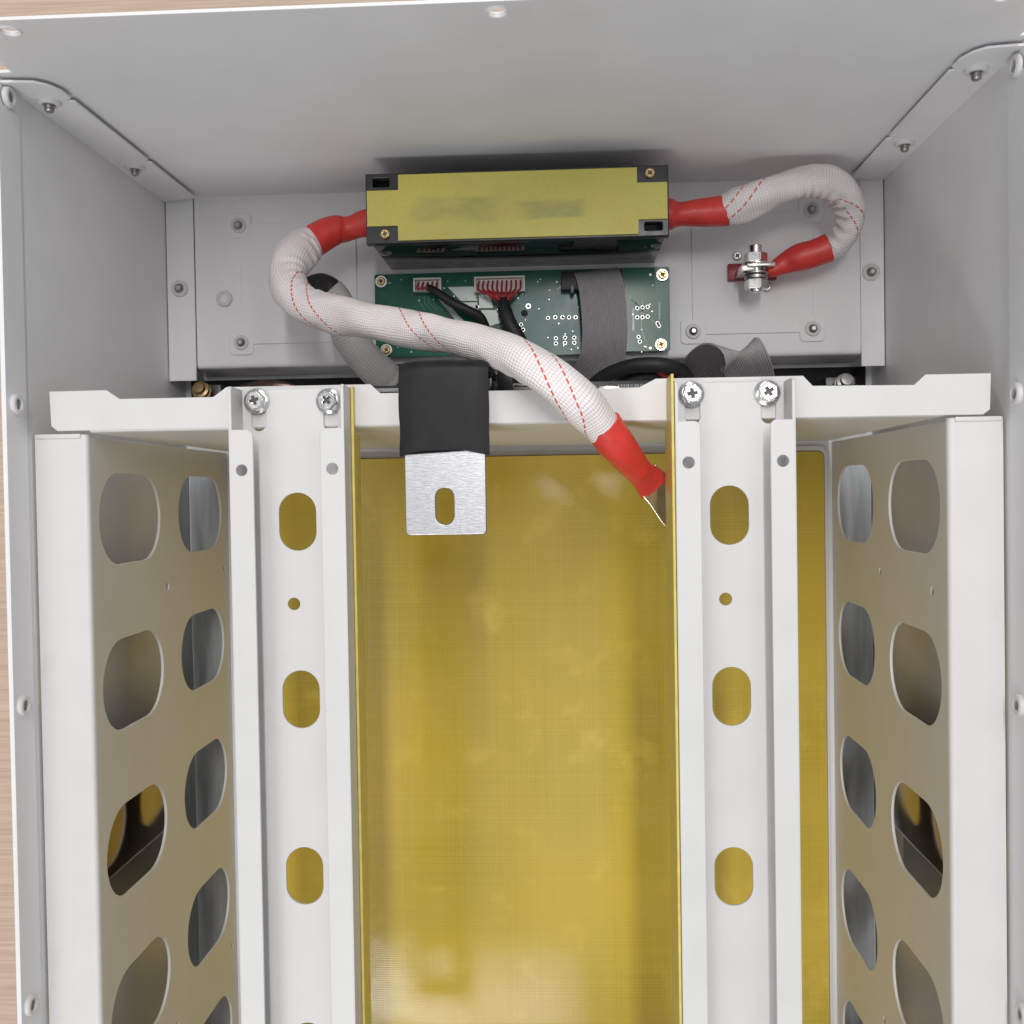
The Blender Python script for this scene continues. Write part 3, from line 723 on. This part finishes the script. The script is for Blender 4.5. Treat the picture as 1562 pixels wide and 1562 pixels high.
harness('wide fan of red wires in black tape from the larger white connector', cB, 10, P(768, 460, zp + 0.010),
        [(P(768, 457, zp + .010), .003), (P(770, 472, zp + .012), .0040), (P(777, 492, zp + .014), .0042), (P(790, 515, zp + .014), .0043), (P(806, 545, zp + .010), .0043), (P(815, 575, zp + .002), .0042)], 0.0040)

# ------------------------------------------------------------------ grey ribbon cables
def ribbon(label, pts, width, n=20, closed_top=True):
    """pts: (Vector centre, Vector across)"""
    raw = [(*p, *a) for p, a in pts]; sp = spline(raw, 8)
    bm = bmesh.new(); rings = []; per = 4; th = 0.00045
    path = [Vector(q[:3]) for q in sp]
    for i, q in enumerate(sp):
        t = (path[min(len(path) - 1, i + 1)] - path[max(0, i - 1)]).normalized(); a = Vector(q[3:6]); a = (a - t * a.dot(t)).normalized(); nn = a.cross(t)
        top, bot = [], []
        for k in range(n * per + 1):
            s = k / (n * per) - 0.5; hgt = th * (0.15 + 1.35 * abs(math.sin(PI * k / per)))
            top.append(bm.verts.new(path[i] + a * (s * width) + nn * hgt)); bot.append(bm.verts.new(path[i] + a * (s * width) - nn * hgt))
        rings.append(top + bot[::-1])
    m = len(rings[0])
    for r0, r1 in zip(rings, rings[1:]):
        for k in range(m): bm.faces.new((r0[k], r0[(k + 1) % m], r1[(k + 1) % m], r1[k]))
    bm.faces.new(rings[0]); bm.faces.new(rings[-1][::-1])
    o = from_bm('ribbon_cable', bm, RIBBON, None, 50)
    return tag(o, label, 'ribbon cable', 'flat grey ribbon cables')
def rb(pxl, pyl, pxr, pyr, z, zr=None):
    l = P(pxl, pyl, z); r = P(pxr, pyr, z if zr is None else zr); return ((l + r) / 2, (r - l).normalized())
ribbon('flat grey ribbon cable hanging down over the green circuit board', [rb(872, 416, 946, 410, zp + .007), rb(876, 424, 950, 418, zp + .013), rb(882, 445, 954, 440, zp + .017), rb(886, 480, 957, 476, zp + .018), rb(888, 515, 957, 512, zp + .016), rb(889, 545, 948, 545, zp + .010), rb(886, 570, 925, 585, zp - .002), rb(880, 590, 915, 610, zp - .016)], 0.0262)
rib2 = [(P(1112, 625, -.168), P(1182, 617, -.168)), (P(1112, 582, -.137), P(1177, 576, -.137)), (P(1106, 550, -.119), P(1168, 557, -.121)), (P(1096, 530, -.115), P(1152, 545, -.118)), (P(1076, 528, -.125), P(1128, 543, -.130)), (P(1056, 545, -.145), P(1104, 558, -.150)), (P(1040, 575, -.165), P(1086, 585, -.170)), (P(1030, 612, -.182), P(1076, 617, -.184))]
ribbon('flat grey ribbon cable arching up behind the beam beside the right hatch', [((a + b) / 2, (b - a).normalized()) for a, b in rib2], 0.0262)

# ------------------------------------------------------------------ big cables
def pk(seed, amp, deep, lobe=0.0):
    """loose braid: lumps, a slow twist, and folds bunched on the inside of bends"""
    def f(u, v, fr, c):
        fade = max(0.0, min(1.0, fr * 14, (1 - fr) * 9))
        n = noise.noise(Vector((math.cos(2 * PI * u) * 1.3, math.sin(2 * PI * u) * 1.3, v * 55 + seed)))
        inner = max(0.0, min(1.0, c * 5))
        w = math.sin(v * 2 * PI / 0.0075 + 2.5 * noise.noise(Vector((u * 2.5, v * 60, seed)))) 
        w2 = noise.noise(Vector((u * 3.0, v * 260, seed * 2 + 5)))
        outer = max(0.0, min(1.0, -c * 3))
        return 1 + fade * (amp * n + deep * inner * (0.75 * w - 0.25 + 0.5 * w2) + 0.10 * deep * outer * w + lobe * math.cos(2 * (2 * PI * u - v * 55 + seed)))
    return f
def shr(seed):
    return lambda u, v, fr, c: 1 + 0.05 * noise.noise(Vector((math.cos(6.283 * u) * 1.5, math.sin(6.283 * u) * 1.5, v * 120 + seed)))
ca = thing('power_cable', 'long white braided power cable with red ends crossing from module to right rail', 'cable', 'white braided power cables')
zA = -0.138
sweep('heat_shrink', [(Vector((mx0 + 0.006, P(575, 335, zA).y, zA)), .0072), (P(556, 341, zA), .0074), (P(541, 346, zA), .0066), (P(527, 350, zA), .0070), (P(514, 351, zA + .001), .0080), (P(497, 357, zA + .003), .0086), (P(478, 368, zA + .006), .0088)], SHRINK, ca, 10, 32, shr(1))
_, vA = sweep('braided_sleeve', [(P(487, 363, zA + .004), .0078), (P(466, 375, zA + .008), .0100), (P(447, 395, -.122), .0112), (P(438, 424, -.114), .0106), (P(448, 450, -.105), .0104), (P(482, 471, -.094), .0099), (P(545, 487, -.076), .0092), (P(610, 499, -.058), .0089), (P(680, 512, -.036), .0084), (P(735, 524, -.018), .0080), (P(790, 546, -.003), .0088), (P(840, 576, .004), .0091), (P(880, 610, .004), .0088), (P(908, 640, -.002), .0084), (P(926, 662, -.007), .0076)], BRAID, ca, 14, 48, pk(2, 0.12, 0.15, 0.05))
sweep('heat_shrink', [(P(919, 648, -.004), .0083), (P(936, 672, -.008), .0081), (P(956, 697, -.016), .0074), (P(971, 714, -.022), .0066), (P(983, 727, -.028), .0066), (P(994, 738, -.033), .0074), (P(999, 744, -.035), .0077)], SHRINK, ca, 10, 32, shr(5), [(1, 1), (1, 1), (.95, 1), (.8, .95), (.55, 1.0), (.30, 1.04), (.22, 1.02)])
# tinned lug that tucks under the rail edge
la = P(996, 738, -.0345); lb = P(1050, 795, -.0415); ld = (lb - la).normalized(); ln = Vector((0, 0, 1)); ln = (ln - ld * ln.dot(ld)).normalized(); lx = ld.cross(ln)
lm = Matrix((( *lx, 0), (*ld, 0), (*ln, 0), (0, 0, 0, 1))).transposed(); lm.translation = la
L = (lb - la).length
lug = plate('cable_lug', [[(-.0070, -.006), (.0070, -.006), (.0078, .006), (.0095, .016)] + [(.0095 * math.cos(a), L - .004 + .0095 * math.sin(a)) for a in [PI * i / 14 for i in range(15)]] + [(-.0095, .016), (-.0078, .006)], circ(0, L - .004, .0042, 20)], 0.0022, lm, TIN, ca, 0.0004)

cb = thing('power_cable', 'short looping white braided power cable with red ends from module to terminal', 'cable', 'white braided power cables')
zB = -0.136
sweep('heat_shrink', [(Vector((mx1 - 0.006, P(1012, 327, zB).y, zB)), .0085), (P(1022, 327, zB), .0086), (P(1034, 327, zB), .0068), (P(1050, 326, zB), .0069), (P(1080, 324, zB), .0080), (P(1111, 321, zB), .0083)], SHRINK, cb, 8, 28, shr(9))
sweep('braided_sleeve', [(P(1100, 322, zB), .0076), (P(1125, 314, zB + .002), .0090), (P(1155, 302, zB + .003), .0096), (P(1190, 288, zB + .002), .0088), (P(1225, 277, zB), .0086), (P(1258, 279, zB - .003), .0088), (P(1285, 294, zB - .008), .0082), (P(1297, 320, zB - .014), .0078), (P(1292, 350, zB - .020), .0080), (P(1273, 375, zB - .025), .0076), (P(1252, 385, zB - .027), .0066)], BRAID2, cb, 18, 56, pk(8, 0.12, 0.30, 0.09))
zt_ = zB - .027
sweep('heat_shrink', [(P(1264, 378, zt_ + .001), .0082), (P(1240, 387, zt_), .0079), (P(1215, 394, zt_ - .001), .0076), (P(1196, 402, zt_ - .002), .0068), (P(1180, 411, zt_ - .002), .0062), (P(1170, 415, zt_ - .002), .0050)], SHRINK, cb, 8, 28, shr(13), [(1, 1), (1, 1), (.95, 1), (.7, .9), (.7, .7), (.6, .6)])
pl = P(1164, 406, zt_); 
box('cable_lug', pl.x - .010, pl.x + .006, pl.y - .0013, pl.y + .0011, zt_ - .009, zt_ + .006, TIN, cb, 0.0006)

# terminal stud below the looping cable
ts = thing('terminal_stud', 'steel terminal bolt with nuts on a dark red insulator, end of the looping cable', 'terminal')
a0 = P(1110, 416, ZF + .003); a1 = P(1184, 416, ZF + .003)
box('insulator', a0.x, a1.x, a0.y - .0050, a0.y + .0050, ZF + .0006, ZF + .0050, REDP, ts, 0.0005)
tc = P(1153, 410, zt_)
def hexnut(cy, r, hgt):
    bm = bmesh.new(); bmesh.ops.create_cone(bm, cap_ends=True, segments=6, radius1=r, radius2=r, depth=hgt, matrix=axis_mat((tc.x, cy, zt_), (0, 1, 0), 0.2))
    bmesh.ops.bevel(bm, geom=bm.edges[:], offset=0.0005, segments=2, affect='EDGES'); from_bm('nut', bm, ZINC, ts)
def discy(cy, r, hgt, name, mat):
    bm = bmesh.new(); bmesh.ops.create_cone(bm, cap_ends=True, segments=28, radius1=r, radius2=r, depth=hgt, matrix=axis_mat((tc.x, cy, zt_), (0, 1, 0))); bmesh.ops.bevel(bm, geom=[e for e in bm.edges if e.calc_face_angle(0) > 0.6], offset=0.0003, segments=1, affect='EDGES'); from_bm(name, bm, mat, ts)
hexnut(tc.y + .0062, .0068, .0052); discy(tc.y + .0026, .0076, .0012, 'washer', ZINC); discy(tc.y - .0028, .0072, .0014, 'washer', STEEL); discy(tc.y - .0050, .0066, .0020, 'spring_washer', STEEL); hexnut(tc.y - .0092, .0068, .0054)
discy(tc.y + .000, .0036, .027, 'bolt', ZINC)
box('busbar', tc.x - .009, tc.x - .0005, tc.y - .0019, tc.y + .0019, ZF + .004, zt_ + .004, TIN, ts, 0.0005)
for q in ((1124, 391), (1169, 438)):
    x, y = xy(*q, ZF + .001); smallscrew(ts, x, y, ZF + .0012, random.random(), False, mats=ZINC)

# white sleeved cable going down behind the long one
cc = thing('sleeved_cable', 'dull white sleeved cable with a black taped end under the long cable', 'cable')
sweep('white_sleeve', [(P(502, 436, -.152), .0056), (P(512, 450, -.150), .0076), (P(522, 478, -.150), .0095), (P(535, 515, -.152), .0098), (P(558, 548, -.158), .0100), (P(590, 578, -.170), .0104), (P(625, 605, -.18), .0104)], WHITESL, cc, 10, 24, pk(21, .07, .12))
sweep('black_tape_end', [(P(455, 450, -.160), .0038), (P(470, 436, -.155), .0046), (P(488, 430, -.152), .0050), (P(503, 438, -.150), .0062), (P(511, 452, -.150), .0074)], DARKCLOTH, cc, 8, 22)
sweep('black_tape_end', [(P(600, 578, -.168), .0112), (P(620, 596, -.176), .0112), (P(650, 618, -.184), .011)], DARKCLOTH, cc, 8, 22)

# black cable behind the beam
bc = thing('signal_cable', 'thin black cable arching behind the beam below the grey ribbon', 'cable')
sweep('black_jacket', [(P(885, 610, -.17), .0036), (P(905, 588, -.16), .0040), (P(930, 570, -.150), .0042), (P(968, 558, -.140), .0042), (P(1010, 557, -.138), .0042), (P(1040, 567, -.145), .0042), (P(1052, 590, -.155), .0042), (P(1050, 615, -.165), .0042)], DARKCLOTH, bc, 8, 16)
sweep('black_jacket', [(P(925, 608, -.16), .0050), (P(950, 590, -.155), .0058), (P(985, 575, -.152), .0060), (P(1015, 578, -.155), .0060), (P(1040, 600, -.165), .0058)], DARKCLOTH, bc, 8, 16)
sweep('red_core', [(P(998, 560, -.1440), .0016), (P(1008, 567, -.1440), .0022), (P(1020, 576, -.147), .0022), (P(1030, 590, -.152), .0018)], REDW, bc, 6, 12)

# black relay box that shows in the gap behind the beam
rx0 = P(562, 590, -.05).x; rx1 = P(992, 590, -.05).x
rel = thing('relay_box', 'black box in the dark gap behind the cross beam, with grey print', 'relay box')
box('housing', rx0, rx1, 0.0335, P(780, 584, -.05).y, -.10, -.05, BLACKP, rel, 0.0008)
a = P(944, 592, -.05); b = P(988, 589, -.05)
bm = bmesh.new(); rnd = random.Random(5); x = a.x
while x < b.x:
    w = rnd.choice([.0003, .0005, .0008]); bmesh.ops.create_grid(bm, x_segments=1, y_segments=1, size=0.5, matrix=Matrix.Translation((x, a.y + .0004, -.0497)) @ Matrix.Diagonal((w, .0026, 1, 1))); x += w + rnd.choice([.0003, .0005])
from_bm('print_bars', bm, PRINT, rel, None)['kind'] = 'stuff'
a = P(572, 596, -.05); box('edge_strip', a.x, a.x + .014, a.y - .0008, a.y + .0010, -.0505, -.0494, PRINT, rel, 0.0002)  # grey strip painted as the glint on the box edge
a = P(784, 588, -.05); b = P(832, 588, -.05); box('edge_strip', a.x, b.x, a.y - .0005, a.y + .0004, -.0503, -.0494, TIN, rel, 0.0002)
a = P(913, 592, -.05); box('terminal_tag', a.x, a.x + .010, a.y - .0012, a.y + .0008, -.0503, -.0490, TIN, rel, 0.0003)
box('mounting_block', P(760, 560, -.055).x, P(783, 560, -.055).x, 0.0400, P(770, 553, -.055).y, -.09, -.048, BLACKP, rel, 0.0006)
q = P(752, 580, -.045)
put('clamp_screw', lathe_mesh('clamp_screw', [(0.0034, -.016), (0.0034, 0), (0.0048, 0.0001), (0.0048, 0.0018), (0.004, 0.0026), (0, 0.0026)], 20), axis_mat((q.x - .003, q.y, q.z), (1, 0, 0)), ZINC, rel)

def floor_terminal(label, px, py, post):
    t = thing('screw_terminal', label, 'terminal', 'small screw terminals beside the upper bay floor')
    x, y = xy(px, py, -.176)
    w = .009
    box('block', x - w, x + w, y - .012, y + .0035, -.2155, -.190, BLACKP, t, 0.0006)
    put('post', lathe_mesh('post', [(0.0030, -.012), (0.0030, -.003), (0.0058, -.0030), (0.0058, -.0018), (0.0044, -.0016), (0.0044, 0.0006), (0.0052, .0008), (0.0052, .0018), (0.0036, .0022), (0.0034, .0052), (0, .0056)], 22), axis_mat((x, y - .001, -.180), (0.0, 0.3, 1)), post, t)
    return t
floor_terminal('small brass screw terminal in the dark corner of the upper bay, lower left', 303, 592, simple('dull_brass', (0.30, 0.22, 0.12), 0.35, 1.0, var=0.2, nscale=600))
t2 = floor_terminal('small steel screw terminal with white tab of the upper bay, lower right', 1292, 580, STEEL)
x, y = xy(1270, 596, -.17); box('white_tab', x - .003, x + .001, y - .002, y + .001, -.18, -.170, WHITEP, t2, 0.0004)
x, y = xy(1288, 590, -.155); box('connector_body', x - .010, x + .009, y - .004, y + .0015, -.178, -.158, BLACKP, t2, 0.0006)
lugt = thing('loose_lug', 'dark crimped copper lug lying in the gap behind the left rail', 'cable lug')
sweep('crimp', [(P(372, 598, -.19), .005), (P(398, 592, -.187), .0046), (P(424, 590, -.185), .004), (P(450, 593, -.185), .002)], simple('aged_copper', (0.12, 0.08, 0.07), 0.3, 0.9, var=0.3, nscale=300), lugt, 6, 14, shr(31), [(1, 1), (1, 1), (.6, 1), (.3, 1.2)])

# ------------------------------------------------------------------ sleeved terminal tab over the beam
bb = thing('terminal_tab', 'brushed aluminium terminal tab in a black sleeve bent over the beam', 'busbar')
zt2 = -0.0050
plate('tab', [rrect(-.0686, -.0332, -.0183, .0330, .0020, 5, (0, 0, 1, 1)), slot(-.0513, -.0058, .0040, .0080)], 0.0022, TZ(zt2 - .0011), ALU, bb, 0.0004)
def tab_sleeve():
    prof = [(0.0172, zt2 + .0016), (0.030, zt2 + .0018), (0.050, zt2 + .0018), (0.0555, zt2 + .0008), (0.0580, zt2 - .003), (0.0585, zt2 - .010), (0.0585, zt2 - .050)]
    sp = spline(prof, 6); bm = bmesh.new(); rings = []
    n = len(sp); th = .0050; hw = .0196; K = 13
    for i, (y, z) in enumerate(sp):
        a = Vector(sp[max(0, i - 1)]); b = Vector(sp[min(n - 1, i + 1)]); t = (b - a).normalized(); nrm = Vector((-t.y, t.x))  # outward: up / +Y
        if nrm.y < 0 and i < n // 2: nrm = -nrm
        nrm = Vector((-t.y, t.x)); 
        loop = []
        for s in range(K):     # outer side, left to right
            u = -1 + 2 * s / (K - 1); bulge = (1 - u ** 6) * 0.0014 - 0.0014
            w = hw * u + (0.0004 * noise.noise(Vector((y * 90, z * 90, u * 2))))
            sag = 0.0
            if i == 0: sag = -0.0030 * (1 - u * u) + 0.0012     # curved cut edge
            loop.append((w, y - sag * 1.0 if i == 0 else y, z, nrm, bulge + 0.0003 * noise.noise(Vector((u * 3, y * 60, z * 60)))))
        rr = []
        for (w, yy, zz, nn, h) in loop: rr.append(bm.verts.new((-.0510 + w, yy + nn.x * h, zz + nn.y * h)))
        for (w, yy, zz, nn, h) in reversed(loop): rr.append(bm.verts.new((-.0510 + w, yy - nn.x * th, zz - nn.y * th)))
        rings.append(rr)
    m = len(rings[0])
    for r0, r1 in zip(rings, rings[1:]):
        for k in range(m): bm.faces.new((r0[k], r0[(k + 1) % m], r1[(k + 1) % m], r1[k]))
    bm.faces.new(rings[0]); bm.faces.new(rings[-1][::-1])
    from_bm('insulating_sleeve', bm, RUBBER, bb, 60)
tab_sleeve()
